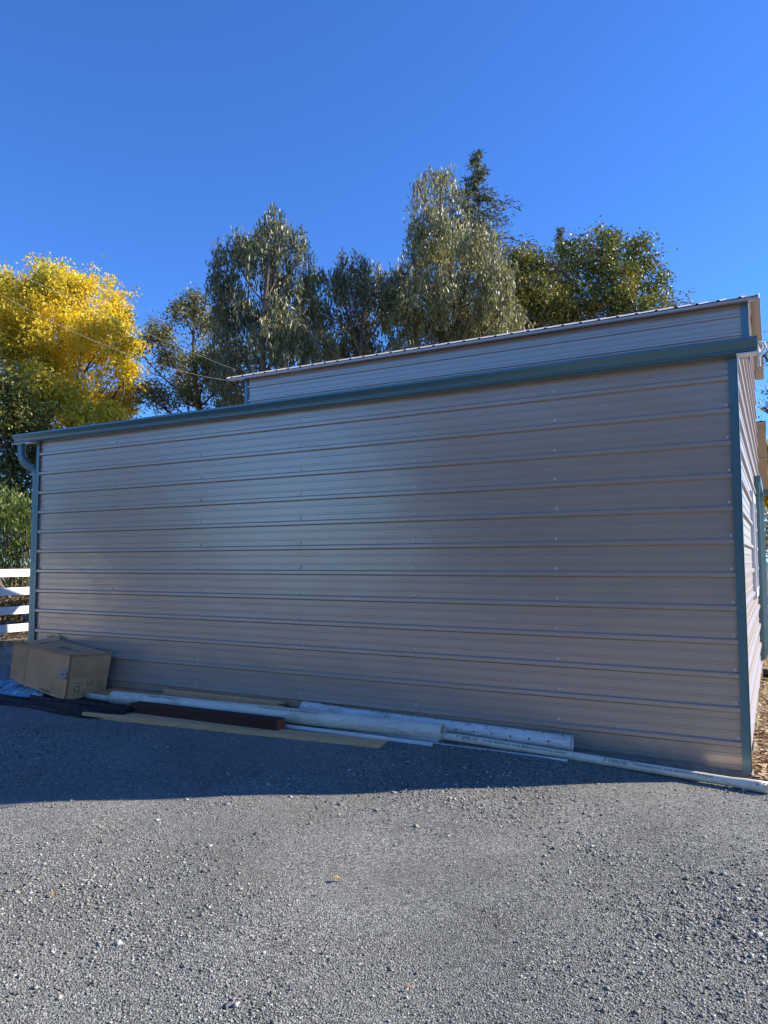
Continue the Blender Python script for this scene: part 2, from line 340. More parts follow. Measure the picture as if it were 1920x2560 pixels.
# ------------------------------------------------------------------ foliage tools
def leaf_quads(c, a, l, w, nrm=None):
    n = len(c); a = a/np.linalg.norm(a, axis=1, keepdims=True)
    if nrm is None: nrm = rng.normal(size=(n, 3))
    s = np.cross(a, nrm); s /= np.linalg.norm(s, axis=1, keepdims=True)+1e-9
    l = l[:, None]/2; w = w[:, None]/2
    V = np.stack([c-a*l, c+s*w-a*l*.1, c+a*l, c-s*w-a*l*.1], 1)
    return V
def rand_unit(n):
    v = rng.normal(size=(n, 3)); return v/np.linalg.norm(v, axis=1, keepdims=True)
def crown_leaves(lobes, kind, clump, nclump, nleaf, L, Wd, gap=-.75):
    out = []; tips = []
    for (c, r) in lobes:
        k = max(8, int(nclump*3.6*(r*r)))
        d = rand_unit(k); d[:, 2] = np.where(d[:, 2] < -.6, -d[:, 2]*.5, d[:, 2])
        d /= np.linalg.norm(d, axis=1, keepdims=True)
        # lumpy radius
        rr = r*(rng.uniform(.25, 1, k)**.5)*np.where(rng.random(k) < .14, 1.36, 1.)*(1+.16*np.sin(d[:, 0]*5+c[0]*3)+.14*np.sin(d[:, 1]*6+c[1]*2)+.12*np.sin(d[:, 2]*7+c[2]))
        cc = c+d*rr[:, None]*np.array([1, 1, 1.0])
        msk = np.sin(cc[:, 0]*2.3+cc[:, 2]*.9)+np.sin(cc[:, 1]*1.9+1.7*np.sin(cc[:, 0]*1.1))+np.sin(cc[:, 2]*2.9+cc[:, 0]*1.3)
        kp = (msk > gap) | (rng.random(k) < .12)
        if kp.sum() > 3: cc = cc[kp]; d = d[kp]; k = len(cc)
        tips.append(cc)
        if kind == 'droop':
            # hanging strands
            sl_ = rng.uniform(.35, 1.0, k)*clump*2.2; out_d = d*np.array([1, 1, .0]); 
            t = np.linspace(0, 1, nleaf)
            P = cc[:, None, :] + out_d[:, None, :]*(t[None, :, None]*.35*sl_[:, None, None]) 
            P = P + np.array([0, 0, -1.])[None, None]*( (t**1.3)[None, :, None]*sl_[:, None, None])
            P = P + rng.normal(0, clump*.17, P.shape)*rng.uniform(.6, 1.5, (k, 1, 1)); P = P.reshape(-1, 3)
            a = np.tile(np.array([0, 0, -1.]), (len(P), 1)) + rng.normal(0, .38, (len(P), 3))
            l = L*rng.uniform(.6, 1.25, len(P)); w = Wd*rng.uniform(.7, 1.3, len(P))
            out.append(leaf_quads(P, a, l, w))
        elif kind == 'upright':
            sl_ = rng.uniform(.5, 1.0, k)*clump*2.5
            t = np.linspace(0, 1, nleaf); dirv = d*.35+np.array([0, 0, 1.]); dirv /= np.linalg.norm(dirv, axis=1, keepdims=True)
            P = cc[:, None, :] + dirv[:, None, :]*(t[None, :, None]*sl_[:, None, None])
            sd_ = rng.normal(size=P.shape); P = P + sd_*.03; P = P.reshape(-1, 3); sd_ = sd_.reshape(-1, 3)
            a = np.repeat(dirv, nleaf, 0)*1.0 + sd_*.45
            out.append(leaf_quads(P + a*L*.4, a, L*rng.uniform(.7, 1.2, len(P)), Wd*rng.uniform(.8, 1.2, len(P))))
        elif kind == 'spray':    # conifer: flat drooping sprays
            n = k*nleaf; P = np.repeat(cc, nleaf, 0)+rng.normal(0, clump, (n, 3))*np.array([1, 1, .35])
            a = np.repeat(d, nleaf, 0)*.8+rng.normal(0, .45, (n, 3))+np.array([0, 0, -.25])
            out.append(leaf_quads(P, a, L*rng.uniform(.6, 1.3, n), Wd*rng.uniform(.7, 1.3, n)))
        else:
            n = k*nleaf; P = np.repeat(cc, nleaf, 0)+rng.normal(0, clump*.55, (n, 3))
            out.append(leaf_quads(P, rand_unit(n), L*rng.uniform(.6, 1.25, n), Wd*rng.uniform(.7, 1.3, n)))
    V = np.concatenate(out, 0); return V, np.concatenate(tips, 0)
def add_quads(name, V, m, parent=None):
    n = len(V); F = np.arange(n*4).reshape(n, 4); return npmesh(name, V.reshape(-1, 3), F, m, parent)
def limb(mb, a, b, r0, r1, bend=.12, n=7, seg=8):
    a = np.array(a, float); b = np.array(b, float); L = np.linalg.norm(b-a); o = rng.normal(0, bend*L*.5, 3); o2 = rng.normal(0, bend*L*.25, 3)
    P = [a+(b-a)*t+o*math.sin(PI*t)+o2*math.sin(2*PI*t) for t in np.linspace(0, 1, n)]
    mb.tube(P, [r0+(r1-r0)*t for t in np.linspace(0, 1, n)], seg=seg, caps=False); return P
def tree(name, label, depth, lobes_px, m, kind='round', clump=.35, nclump=26, nleaf=24, L=.1, Wd=.07, bark='bark', base=None,
         trunk_r=.22, jitter=1.2, group='trees growing behind the metal barn', cat='tree', twigs=30, fork=None, asp=1.0, gap=-1.0):
    k = depth/CF
    lobes = [(at(px, py, depth+rng.uniform(-jitter, jitter)), r*k) for px, py, r in lobes_px]
    if base is None:
        b = np.mean([c for c, r in lobes], 0); base = (b[0], b[1])
    root = thing(name, label, cat, (base[0], base[1], -.03), group)
    V, tips = crown_leaves(lobes, kind, clump, nclump, nleaf, L, Wd, gap)
    o3 = np.array([base[0], base[1], -.03])
    add_quads('crown', V-o3, m, root)
    mb = MB(); b0 = np.array([base[0], base[1], -.1])
    top = max(lobes, key=lambda e: e[0][2])[0]
    lead = limb(mb, b0-o3, top-o3, trunk_r, .015, .09, 12, 12)
    for c, r in lobes:
        hd = np.linalg.norm((c-top)[:2]); zt = max(.3*c[2], c[2]-hd*.8-.5); i = min(range(len(lead)), key=lambda i_: abs(lead[i_][2]+o3[2]-zt))
        if np.linalg.norm(lead[i]+o3-c) < .3: continue
        P = limb(mb, lead[i], c-o3, min(.10, trunk_r*.32*(1-i/14)), .020, .12)
        for _ in range(3):
            i = rng.integers(2, 7); q = c+rand_unit(1)[0]*r*.8; q[2] = max(q[2], c[2]-r*.2)
            limb(mb, P[min(i, 6)], q-o3, .020, .006, .15, 5, 6)
    for q in tips[rng.integers(0, len(tips), twigs)]:
        c = min(lobes, key=lambda e: np.linalg.norm(e[0]-q))[0]
        limb(mb, c-o3, q-o3, .014, .004, .2, 5, 5)
    mb.build('trunk', M[bark], root)
    return root
exec_parts = True
# ------------------------------------------------------------------ trees (view depth, lobes)
tree('yellow_tree', 'large broadleaf tree turned bright yellow at the left, behind the white fence', 21,
     [(60, 780, 95), (150, 745, 75), (230, 770, 75), (-60, 800, 110), (120, 850, 110), (255, 860, 75), (20, 900, 110), (200, 950, 100), (285, 990, 58),
      (250, 1060, 85), (120, 1040, 100), (125, 705, 35), (295, 800, 40), (310, 935, 32), (200, 720, 30), (-140, 900, 140), (330, 880, 16), (108, 672, 14)],
     M['leaf_yellow'], 'round', .20, 74, 26, .085, .07, jitter=1.3, trunk_r=.13, twigs=60, gap=-1.3)
tree('broadleaf_tree', 'yellow-green broadleaf tree below the yellow crown, above the gutter at far left', 18.6,
     [(150, 1000, 50), (90, 1030, 50), (200, 1060, 50), (250, 1050, 40), (290, 1060, 30), (100, 950, 30)], M['leaf_yellowgreen'], 'round', .28, 50, 24, .10, .075, jitter=.5, trunk_r=.10, gap=-1.6)
tree('olive_tree', 'grey-olive small-leaved tree with sky gaps, between the yellow tree and the weeping trees', 22,
     [(395, 850, 42), (465, 790, 42), (510, 830, 48), (430, 905, 40), (520, 920, 62), (380, 1000, 42), (560, 980, 62), (470, 1010, 45), (490, 750, 20), (350, 880, 18), (600, 900, 40), (455, 965, 30), (575, 1040, 60)],
     M['leaf_olive'], 'round', .22, 90, 22, .085, .05, jitter=1.4, trunk_r=.2, twigs=80)
tree('weeping_eucalyptus', 'weeping grey-green eucalyptus with loose top, left one of the weeping trees', 19,
     [(690, 575, 34), (640, 620, 52), (725, 620, 46), (590, 640, 48), (570, 720, 48), (650, 720, 66), (740, 720, 58), (600, 800, 62), (700, 810, 66), (560, 790, 30),
      (790, 690, 26), (770, 790, 52), (640, 880, 66), (730, 880, 66), (600, 930, 50), (688, 530, 14), (560, 870, 24), (800, 860, 40)],
     M['leaf_euc'], 'droop', .36, 58, 26, .17, .036, 'pale_bark', jitter=1.1, trunk_r=.22, twigs=50)
tree('weeping_eucalyptus', 'dark low weeping tree filling the gap between the two tall weeping trees', 20.5,
     [(880, 660, 34), (925, 665, 32), (870, 720, 50), (935, 730, 50), (850, 800, 60), (930, 810, 60), (980, 760, 44), (890, 880, 60), (830, 880, 46), (975, 860, 56), (990, 690, 18), (845, 690, 16)],
     M['leaf_euc'], 'droop', .36, 62, 26, .16, .034, 'pale_bark', jitter=1.0, trunk_r=.18)
tree('weeping_eucalyptus', 'tallest weeping eucalyptus with pale sunlit foliage, in front of the conifer', 19.5,
     [(1085, 450, 30), (1075, 500, 44), (1130, 500, 40), (1080, 570, 56), (1150, 580, 60), (1205, 610, 44), (1075, 650, 56), (1150, 670, 64), (1230, 690, 50), (1010, 700, 40),
      (1060, 740, 62), (1150, 760, 70), (1250, 780, 56), (1010, 790, 50), (1080, 830, 62), (1180, 840, 64), (1040, 590, 20), (1110, 440, 16), (1275, 720, 24), (1010, 870, 44), (1270, 850, 44), (1045, 460, 12)],
     M['leaf_euc_pale'], 'droop', .36, 62, 26, .16, .036, 'pale_bark', jitter=1.1, trunk_r=.26, twigs=30)
tree('oak_tree', 'dark green oak with rust tinged leaves and rounded crown, above the upper roof', 22,
     [(1440, 640, 46), (1500, 625, 40), (1560, 640, 46), (1605, 680, 42), (1470, 690, 56), (1550, 720, 60), (1620, 740, 44), (1440, 750, 60), (1520, 790, 60), (1640, 790, 30), (1420, 820, 50), (1590, 780, 44),
      (1345, 690, 40), (1380, 640, 30), (1350, 640, 22), (1305, 650, 24), (1285, 700, 30), (1600, 620, 30), (1530, 590, 16), (1655, 700, 14)],
     M['leaf_oak'], 'round', .24, 52, 24, .09, .065, jitter=1.2, trunk_r=.22, twigs=60, base=None)
tree('oak_tree', 'olive-yellow oak standing between the tallest weeping tree and the round dark oak', 21,
     [(1310, 680, 44), (1340, 740, 50), (1290, 760, 44), (1350, 800, 50), (1300, 830, 44), (1400, 760, 30), (1380, 860, 40), (1290, 650, 22)],
     M['leaf_oak_gold'], 'round', .24, 60, 24, .09, .06, jitter=.8, trunk_r=.18)
tree('small_oak', 'small sparse treetop peeking over the upper roof near its right end', 24,
     [(1690, 770, 26), (1720, 765, 18), (1665, 790, 30), (1740, 775, 8)], M['leaf_olive'], 'round', .24, 30, 16, .10, .06, jitter=.5, trunk_r=.1)
tree('bare_branch_tree', 'sparse branches reaching in at the right edge behind the gable', 14,
     [(1925, 900, 34), (1935, 980, 30), (1912, 1020, 16), (1940, 850, 30), (1912, 890, 12)], M['leaf_olive'], 'round', .18, 34, 9, .06, .035, jitter=.4, trunk_r=.1)
tree('yellow_tree', 'far yellow-leaved tree seen past the gable at the right edge', 38,
     [(1915, 1180, 46), (1930, 1240, 50), (1950, 1140, 50), (1900, 1260, 30)], M['leaf_yellow'], 'round', .4, 14, 26, .17, .13, jitter=1, trunk_r=.2)
def conifer(name, label, depth, top, bot, wpx, m, n=2600):
    tpt = at(*top, depth); bpt = at(*bot, depth); base = (tpt[0], tpt[1])
    H = tpt[2]; root = thing(name, label, 'conifer', (base[0], base[1], -.03), 'conifers rising behind the other trees')
    k = depth/CF; hv = tpt[2]-bpt[2]; slope = wpx*k/hv
    Vs = []; mb = MB(); mb.tube([(0, 0, 0), (.05, 0, H*.5), (0, 0, H*.98)], [.32, .17, .02], seg=10, caps=False)
    zb = H; i = 0
    while zb > 3.0:
        zb -= .27+.05*rng.random(); L0 = min((H-zb)*slope*1.12, 3.2)
        for q in range(5):
            a = rng.uniform(0, 2*PI); Lb = L0*rng.uniform(.6, 1.35)*(1.0+.22*math.sin(zb*2.3+a*2))
            if Lb < .1: Lb = .12
            t = np.linspace(.08, 1, 9); dx = np.array([math.cos(a), math.sin(a), 0])
            P = np.array([0, 0, zb])+dx*(t*Lb)[:, None]; P[:, 2] += .10*Lb*np.sin(t*PI)-.30*Lb*t**2+.10*Lb*t**4
            if Lb > .5: mb.tube([P[0], P[4], P[8]], [.03, .02, .008], seg=4, caps=False)
            m_ = int(16+34*Lb); ti = rng.uniform(.1, 1, m_); j = np.clip((ti*8).astype(int), 0, 8)
            C = P[j]+rng.normal(0, .09+.05*Lb, (m_, 3))*np.array([1, 1, .7])
            A = dx[None]*.7+rng.normal(0, .55, (m_, 3))+np.array([0, 0, -.15])
            Vs.append(leaf_quads(C, A, rng.uniform(.14, .32, m_), rng.uniform(.03, .07, m_)))
    add_quads('crown', np.concatenate(Vs), m, root); mb.build('trunk', M['bark'], root)
conifer('redwood_tree', 'tall narrow redwood, highest treetop, rising behind the tallest weeping tree', 30, (1193, 368), (1193, 700), 150, M['leaf_redwood'])
conifer('redwood_tree', 'small distant redwood tip showing above the round oak', 44, (1402, 562), (1402, 760), 75, M['leaf_redwood'])
for (bx_, by_, rr_, lab) in ((-8.5, -17, 2.6, 'broad unseen tree added for the wall reflection, left one of the three close together'), (-3.2, -15.5, 2.6, 'unseen tree added for the wall reflection, middle one of the three close together'), (1.8, -16, 2.5, 'round unseen tree added to be mirrored at the right end of the wall'), (-26.5, -19.5, 3.0, 'unseen tree added far left for the wall reflection, nearer one of the pair there'), (-33, -21, 3.2, 'unseen tree added far left for the wall reflection, farther one of the pair there')):  # never in view: trees added behind the camera only to reflect in the wall
    root = thing('added_reflection_tree', lab, 'tree', (bx_, by_, 0), 'unseen trees added for the wall reflection')
    V, tips = crown_leaves([(np.array([rng.normal(0, 1.2), rng.normal(0, .8), z]), rr_*q) for z, q in ((2.0, .7), (3.4, .9), (3.8, .8), (5.6, .75), (1.2, .55), (2.2, .7))], 'round', .5, 9, 22, .26, .2)
    add_quads('crown', V, M['leaf_oak'], root); mb = MB(); limb(mb, (0, 0, -.1), (0, 0, 5), .25, .08, .03); mb.build('trunk', M['bark'], root)
# shrubs behind the left fence
tree('evergreen_shrub', 'dense dark evergreen shrub behind the fence, beneath the yellow tree', 17.5,
     [(10, 980, 60), (60, 1060, 60), (110, 1130, 55), (20, 1120, 90), (90, 1200, 80), (-50, 1220, 110), (60, 1290, 80), (180, 1130, 40), (150, 1190, 50), (-60, 1050, 100), (110, 1330, 60)],
     M['leaf_shrub'], 'round', .24, 64, 26, .085, .05, group='shrubs behind the left fence', cat='shrub', jitter=.5, trunk_r=.05, gap=-2.3)
tree('oleander_shrub', 'bright green upright shrub of narrow leaves just over the fence rails', 15.6,
     [(20, 1330, 55), (80, 1350, 45), (-40, 1320, 60), (50, 1390, 50), (100, 1400, 40), (10, 1410, 50), (70, 1290, 30), (-30, 1450, 50), (60, 1470, 45), (110, 1480, 30)],
     M['leaf_oleander'], 'upright', .20, 110, 15, .12, .026, group='shrubs behind the left fence', cat='shrub', jitter=.4, trunk_r=.03, gap=-2.6)
tree('low_shrub', 'bronze leafed low shrub behind the bottom fence rails', 15.3,
     [(10, 1530, 34), (60, 1520, 34), (100, 1540, 26), (-30, 1520, 40)], M['leaf_bronze'], 'round', .14, 90, 20, .07, .045, group='shrubs behind the left fence', cat='shrub', jitter=.3, trunk_r=.03)
tree('dry_brush', 'tan dry brush in the distance past the gable, at the right edge', 33,
     [(1912, 1330, 34), (1940, 1320, 44), (1905, 1370, 20), (1930, 1370, 30)], M['leaf_bronze'], 'round', .3, 20, 26, .12, .07, cat='brush', jitter=.5, trunk_r=.05)
# leaf litter
def litter():
    n = 16000
    x = np.concatenate([rng.uniform(-22, -11.2, n), rng.uniform(.02, 3.2, n//2)]); y = np.concatenate([rng.uniform(1.2, 11, n), rng.uniform(.02, 12, n//2)**1.0])
    z = np.where(x > 0, .03+.07*sstep(.2, 3, y), -.015)+rng.uniform(0, .025, len(x))
    a = rand_unit(len(x))*np.array([1, 1, .35]); nr = np.tile((0, 0, 1.), (len(x), 1))+rng.normal(0, .35, (len(x), 3))
    add_quads('leaf_litter', leaf_quads(np.stack([x, y, z], 1), a, rng.uniform(.03, .10, len(x)), rng.uniform(.02, .055, len(x)), nr), M['leaf_litter'])['kind'] = 'stuff'
litter()
for i, (x, y, s_, lab) in enumerate([(-.42, -.10, .022, 'small brown leaf at the foot of the wall near the right corner'), (-1.9, -1.35, .02, 'tan leaf lying in the shade just inside the shadow edge'), (-.95+.0, -3.22, .018, 'rust brown dry leaf lying alone on the open gravel, right of centre'), (-2.62, -3.35, .024, 'orange dry leaf on the gravel at the left'),
                                      (-1.62, -2.62, .03, 'curled tan leaf on the gravel in front of the shadow edge')]):
    mb = MB(); P = []
    for u in range(7):
        for v in range(3):
            t = u/6; w = math.sin(PI*min(max(t, .02), .98))*.38
            P.append(((t-.5)*s_*2, (v-1)*w*s_, abs(v-1)*.25*s_*w*2+.35*s_*math.sin(PI*t)+.004))
    mb.add(P, [(u*3+v, u*3+v+1, u*3+v+4, u*3+v+3) for u in range(6) for v in range(2)], 0, True)
    o = mb.build('dry_leaf', M['leaf_litter']); o.location = (x, y, float(hground(x, y))+.006); o.rotation_euler = (.1, .15, i*1.7+.4)
    tag(o, lab, 'leaf', 'dry leaves on the gravel')
# ------------------------------------------------------------------ the metal barn
L0, HE, YU, YR, ZU = 7.41, 2.90, 3.79, 6.95, 4.47
C0, RP = .2228, .2286
def ribprof(z0, z1, fine=True):
    pts = [(z0, 0.)]
    k = int(math.floor((z0-C0)/RP))-1
    while C0+RP*k < z1+RP:
        z = C0+RP*k
        for dz, o in ((-.026, 0), (-.014, .021), (.012, .021), (.024, 0)): pts.append((z+dz, o))
        if fine:
            for m_ in (.0762, .1524):
                for dz, o in ((-.010, 0), (-.006, .0045), (.006, .0045), (.010, 0)): pts.append((z+m_+dz, o))
        k += 1
    pts = sorted(p for p in pts if z0 <= p[0] <= z1)
    if pts[0][0] > z0: pts.insert(0, (z0, 0.))
    pts.append((z1, 0.)); return pts
def wave(s_, z):
    return .0011*math.sin(s_*4.3+1.7*math.sin(z*3.1+s_*.7)+.6)*math.sin(z*6.1+1.3*math.sin(s_*1.9)) + .0008*math.sin(s_*9.7+z*4.0+2*math.sin(z*2.3))*math.sin(z*11.+s_*1.3) + .0010*math.sin(s_*1.3+z*2.1) + .0016*math.exp(-((s_+6.6)/.8)**2-((z-1.05)/.45)**2)*math.sin(s_*13+3*math.sin(z*9))*math.sin(z*17+s_*3)
def sheet(name, pts, lo, hi, place, m, parent, n=1, wavy=0.):
    mb = MB()
    vs = []; N = len(pts)
    for i in range(n+1):
        t = i/n
        for z, o in pts: q_ = lo(z)+(hi(z)-lo(z))*t; vs.append(place(q_, o+(wavy*wave(q_, z) if wavy else 0.), z))
    mb.add(vs, [(i*N+j, (i+1)*N+j, (i+1)*N+j+1, i*N+j+1) for i in range(n) for j in range(N-1)], 0, bool(wavy))
    o_ = mb.build(name, m, parent)
    if wavy: o_.data.set_sharp_from_angle(angle=math.radians(9))
    return o_
barn = thing('metal_barn', 'taupe ribbed metal barn with teal trim and raised upper roof', 'barn')
front = sheet('front_wall', ribprof(.048, HE), lambda z: -L0, lambda z: 0., lambda s, o, z: (s, -o, z), M['taupe'], barn, 130, 1.)
upper = sheet('upper_wall', ribprof(3.6, ZU), lambda z: -L0, lambda z: 0., lambda s, o, z: (s, YU-o, z), M['taupe'], barn, 90, 1.)
def ylo(z): return 0. if z <= 2.93 else (min(YU, (z-2.93)/.245) if z < 3.86 else YU + (max(0, z-4.52)/.36))
def yhi(z):
    if z <= 4.20: return YR
    return YR-(z-4.20)/.36
def side(name, X, sgn, m):
    pts = [p for p in ribprof(.03, 5.0)]
    return sheet(name, pts, ylo, lambda z: max(yhi(z), ylo(z)), (lambda s, o, z: (X+sgn*o, s, z)), m, barn, 1)
# right wall has openings for a window and a roll-up door, so it is built in bands
def side_right():
    WN = (2.6, 3.4, 1.12, 2.12); DR = (4.50, 6.2, .03, 2.42)
    def band(z0, z1, a, b):
        if z1-z0 < .01: return
        pts = ribprof(z0, z1); N = len(pts)
        vs = [(o, a(z), z) for z, o in pts]+[(o, b(z), z) for z, o in pts]
        mb.add(vs, [(j, N+j, N+j+1, j+1) for j in range(N-1)])
    mb = MB(); cst = lambda v: (lambda z: v)
    band(.03, 1.12, cst(0), cst(DR[0])); band(1.12, 2.12, cst(0), cst(WN[0])); band(1.12, 2.12, cst(WN[1]), cst(DR[0])); band(2.12, 2.42, cst(0), cst(DR[0]))
    band(.03, 2.42, cst(DR[1]), cst(YR)); band(2.42, 4.98, ylo, lambda z: max(yhi(z), ylo(z)))
    w = mb.build('right_gable_wall', M['taupe_side'], barn)
    mb = MB(); y0, y1, z0, z1 = WN
    for a in ((y0-.04, y0+.05, z0-.04, z1+.04), (y1-.05, y1+.04, z0-.04, z1+.04)): mb.box(-.04, .034, *a)
    for a in ((y0+.05, y1-.05, z0-.04, z0+.05), (y0+.05, y1-.05, z1-.05, z1+.04), ((y0+y1)/2-.02, (y0+y1)/2+.02, z0+.05, z1-.05)): mb.box(-.04, .03, *a)
    wf = mb.build('window', M['whitemetal'], barn); mb = MB(); mb.box(-.03, -.02, y0, y1, z0, z1); mb.build('pane', M['glass'], wf)
    mb = MB(); y0, y1, z0, z1 = DR
    for i in range(12): mb.box(-.06, -.03+.006*(i % 2), y0, y1, .03+i*.2, .225+i*.2)
    dr = mb.build('roll_up_door', M['whitemetal'], barn)
    mb = MB(); mb.box(-.07, .055, y0-.06, y0, .26, 2.42); mb.box(-.07, .075, y1, y1+.06, .12, 2.42); mb.box(-.07, .075, y0-.06, y1+.06, 2.42, 2.50)
    mb.build('door_frame', M['teal'], barn)
side_right()
side('left_gable_wall', -L0, -1, M['taupe_side'])
mb = MB(); mb.add([(-L0, YR, .03), (0, YR, .03), (0, YR, 4.20), (-L0, YR, 4.20)], [(0, 1, 2, 3)]); mb.build('rear_wall', M['taupe_side'], barn)
# footing
mb = MB(); mb.box(-L0+.03, .004, -.006, .10, -.2, .046); mb.box(.004, .03, -.006, YR, -.2, .03); bevel(mb.build('foundation', M['concrete'], barn), .01)
# screws
smesh = None
def screw_mesh():
    mb = MB(); n = 10
    def ring(r, y): return [(r*math.cos(2*PI*i/n), y, r*math.sin(2*PI*i/n)) for i in range(n)]
    R = [ring(.0115, 0), ring(.0115, -.003), ring(.0080, -.004), ring(.0075, -.008), ring(.004, -.010)]
    vs = sum(R, []); fs = []; mi = []
    for k in range(4):
        for i in range(n): fs.append((k*n+i, k*n+(i+1) % n, (k+1)*n+(i+1) % n, (k+1)*n+i))
    mb.add(vs, fs[:2*n], 1); mb.v = []; mb.f = []; mb.mi = []; mb.sm = []
    mb.add(vs, fs[:n], 1); mb.add(vs, fs[n:], 0); mb.add(R[4], [tuple(range(n))], 0)
    return mb.build('screw', [M['screw'], M['washer']], front)
s0 = screw_mesh(); first = True
def put_screw(x, y, z, parent):
    global first
    if first: o = s0; first = False
    else: o = s0.copy(); COL.objects.link(o); o.parent = parent
    o.location = (x+random.uniform(-.008, .008), y, z+random.uniform(-.004, .004))
for x in (-6.13, -4.89, -3.67, -2.48, -1.27, -.047, -7.34):
    for k in range(0, 12):
        z = C0+RP*k+.042
        if z > HE-.05: continue
        put_screw(x, 0, z, front)
for x in (-6.9, -5.8, -4.98, -3.73, -2.51, -1.28): put_screw(x, YU, 4.36, upper)
# trims
def trim(name, P):
    mb = MB()
    for b in P: mb.box(*b)
    return mb.build(name, M['teal'], barn)
def corner(xa, xb, y, z0, z1, side_x0, side_x1):
    mb = MB(); mb.box(xa, xb, y-.024, y-.020, z0, z1); mb.box(side_x0, side_x1, y-.024, y+.05, z0, z1); return mb.build('corner_trim', M['teal'], barn)
corner(-.033, .024, 0, .045, 2.93, .020, .024)
corner(-L0-.024, -L0+.03, 0, .03, 2.93, -L0-.024, -L0-.020)
corner(-.055, .024, YU, 3.75, 4.50, .020, .024)
corner(-L0-.024, -L0+.04, YU, 3.75, 4.50, -L0-.024, -L0-.020)
# roofs: panels with ribs running up the slope
def roof(name, x0, x1, y0, z0, y1, z1, m, th=.012):
    mb = MB(); pts = []
    x = x0; pts.append((x0, 0.))
    k = x0+.1
    while k < x1-.04:
        for dx, o in ((-.024, 0), (-.012, .013), (.012, .013), (.024, 0)): pts.append((k+dx, o))
        k += RP
    pts.append((x1, 0.))
    n = np.array([0, -(z1-z0), (y1-y0)]); n = n/np.linalg.norm(n)*1.0
    if n[2] < 0: n = -n
    for off, fl in ((.0, 0), (th*.25, 1)):
        vs = [];
        for (y, z) in ((y0, z0), (y1, z1)):
            for x, o in pts: vs.append(np.array([x, y, z])+n*(o+off))
        N = len(pts); mb.add(vs, [(j, j+1, N+j+1, N+j) for j in range(N-1)])
    return mb.build(name, m, barn)
X0, X1 = -7.70, .13
lr = roof('lean_to_roof', X0, X1, -.05, 2.955, YU-.03, 3.875, M['roof'])
SL = .3345; YRID = 5.3
roof('upper_roof', X0, X1, 3.64, 4.49, YRID, 4.49+SL*(YRID-3.64), M['roof'])
roof('upper_roof', X0, X1, YRID, 4.49+SL*(YRID-3.64), 7.15, 4.30, M['roof'])
# underside liners so the overhangs read taupe/cream from below
def soffit(name, x0, x1, y0, z0, y1, z1, m):
    mb = MB(); n = max(1, int(round((y1-y0)/.9)))
    for i in range(n):
        a, b = i/n, (i+1)/n
        ya, yb = y0+(y1-y0)*a, y0+(y1-y0)*b; za, zb = z0+(z1-z0)*a, z0+(z1-z0)*b
        mb.hexa([(x0, ya, za-.018), (x1, ya, za-.018), (x1, yb-.01, zb-.018), (x0, yb-.01, zb-.018), (x0, ya, za-.006), (x1, ya, za-.006), (x1, yb-.01, zb-.006), (x0, yb-.01, zb-.006)])
        if i: mb.hexa([(x0, ya-.03, za-.040), (x1, ya-.03, za-.040), (x1, ya+.015, za-.040), (x0, ya+.015, za-.040), (x0, ya-.03, za-.018), (x1, ya-.03, za-.018), (x1, ya+.015, za-.018), (x0, ya+.015, za-.018)])
    return mb.build(name, m, barn)
for (a, b) in ((.026, .126), (-7.695, -L0-.026)):
    soffit('rake_soffit', a, b, .0, 2.955, YU-.06, 3.86, M['soffit'])
    soffit('rake_soffit', a, b, 3.66, 4.485, YRID, 4.485+SL*(YRID-3.64), M['soffit'])
    soffit('rake_soffit', a, b, YRID, 4.485+SL*(YRID-3.64), 7.14, 4.30, M['soffit'])
mb = MB(); mb.box(X0+.005, X1-.005, 3.66, YU-.03, 4.468, 4.478); mb.build('eave_soffit', M['taupe'], barn)
mb = MB(); mb.box(X0-.002, X1+.002, 3.652, 3.658, 4.455, 4.487)
mb.build('eave_fascia', M['taupe'], barn)
def slopebar(x, y0, z0, y1, z1, h=.05):
    m_ = MB(); m_.hexa([(x, y0, z0-h), (x+.006, y0, z0-h), (x+.006, y1, z1-h), (x, y1, z1-h), (x, y0, z0+.005), (x+.006, y0, z0+.005), (x+.006, y1, z1+.005), (x, y1, z1+.005)])
    return m_.build('rake_trim', M['taupe_side'], barn)
for x in (X1, X0-.006):
    slopebar(x, 3.64, 4.505, YRID, 4.505+SL*(YRID-3.64)); slopebar(x, YRID, 4.505+SL*(YRID-3.64), 7.15, 4.315); slopebar(x, 0., 2.98, YU-.05, 3.885)
# rear porch roof at the right end
roof('porch_roof', -3.0, .13, 6.98, 3.60, 8.75, 2.72, M['roof'])
soffit('porch_soffit', -3.0, .125, 6.98, 3.59, 8.74, 2.71, M['soffit'])
mb = MB(); mb.box(-3.0, .14, 8.752, 8.85, 2.60, 2.74); mb.build('porch_gutter', M['teal'], barn)
mb = MB(); mb.box(.131, .137, 6.98, 7.3, 3.46, 3.64); mb.build('rake_trim', M['teal'], barn)
for q in (-.75, -3.0): mb = MB(); mb.box(q, q+.1, 8.62, 8.72, -.05, 2.72); mb.build('porch_post', M['teal'], barn)
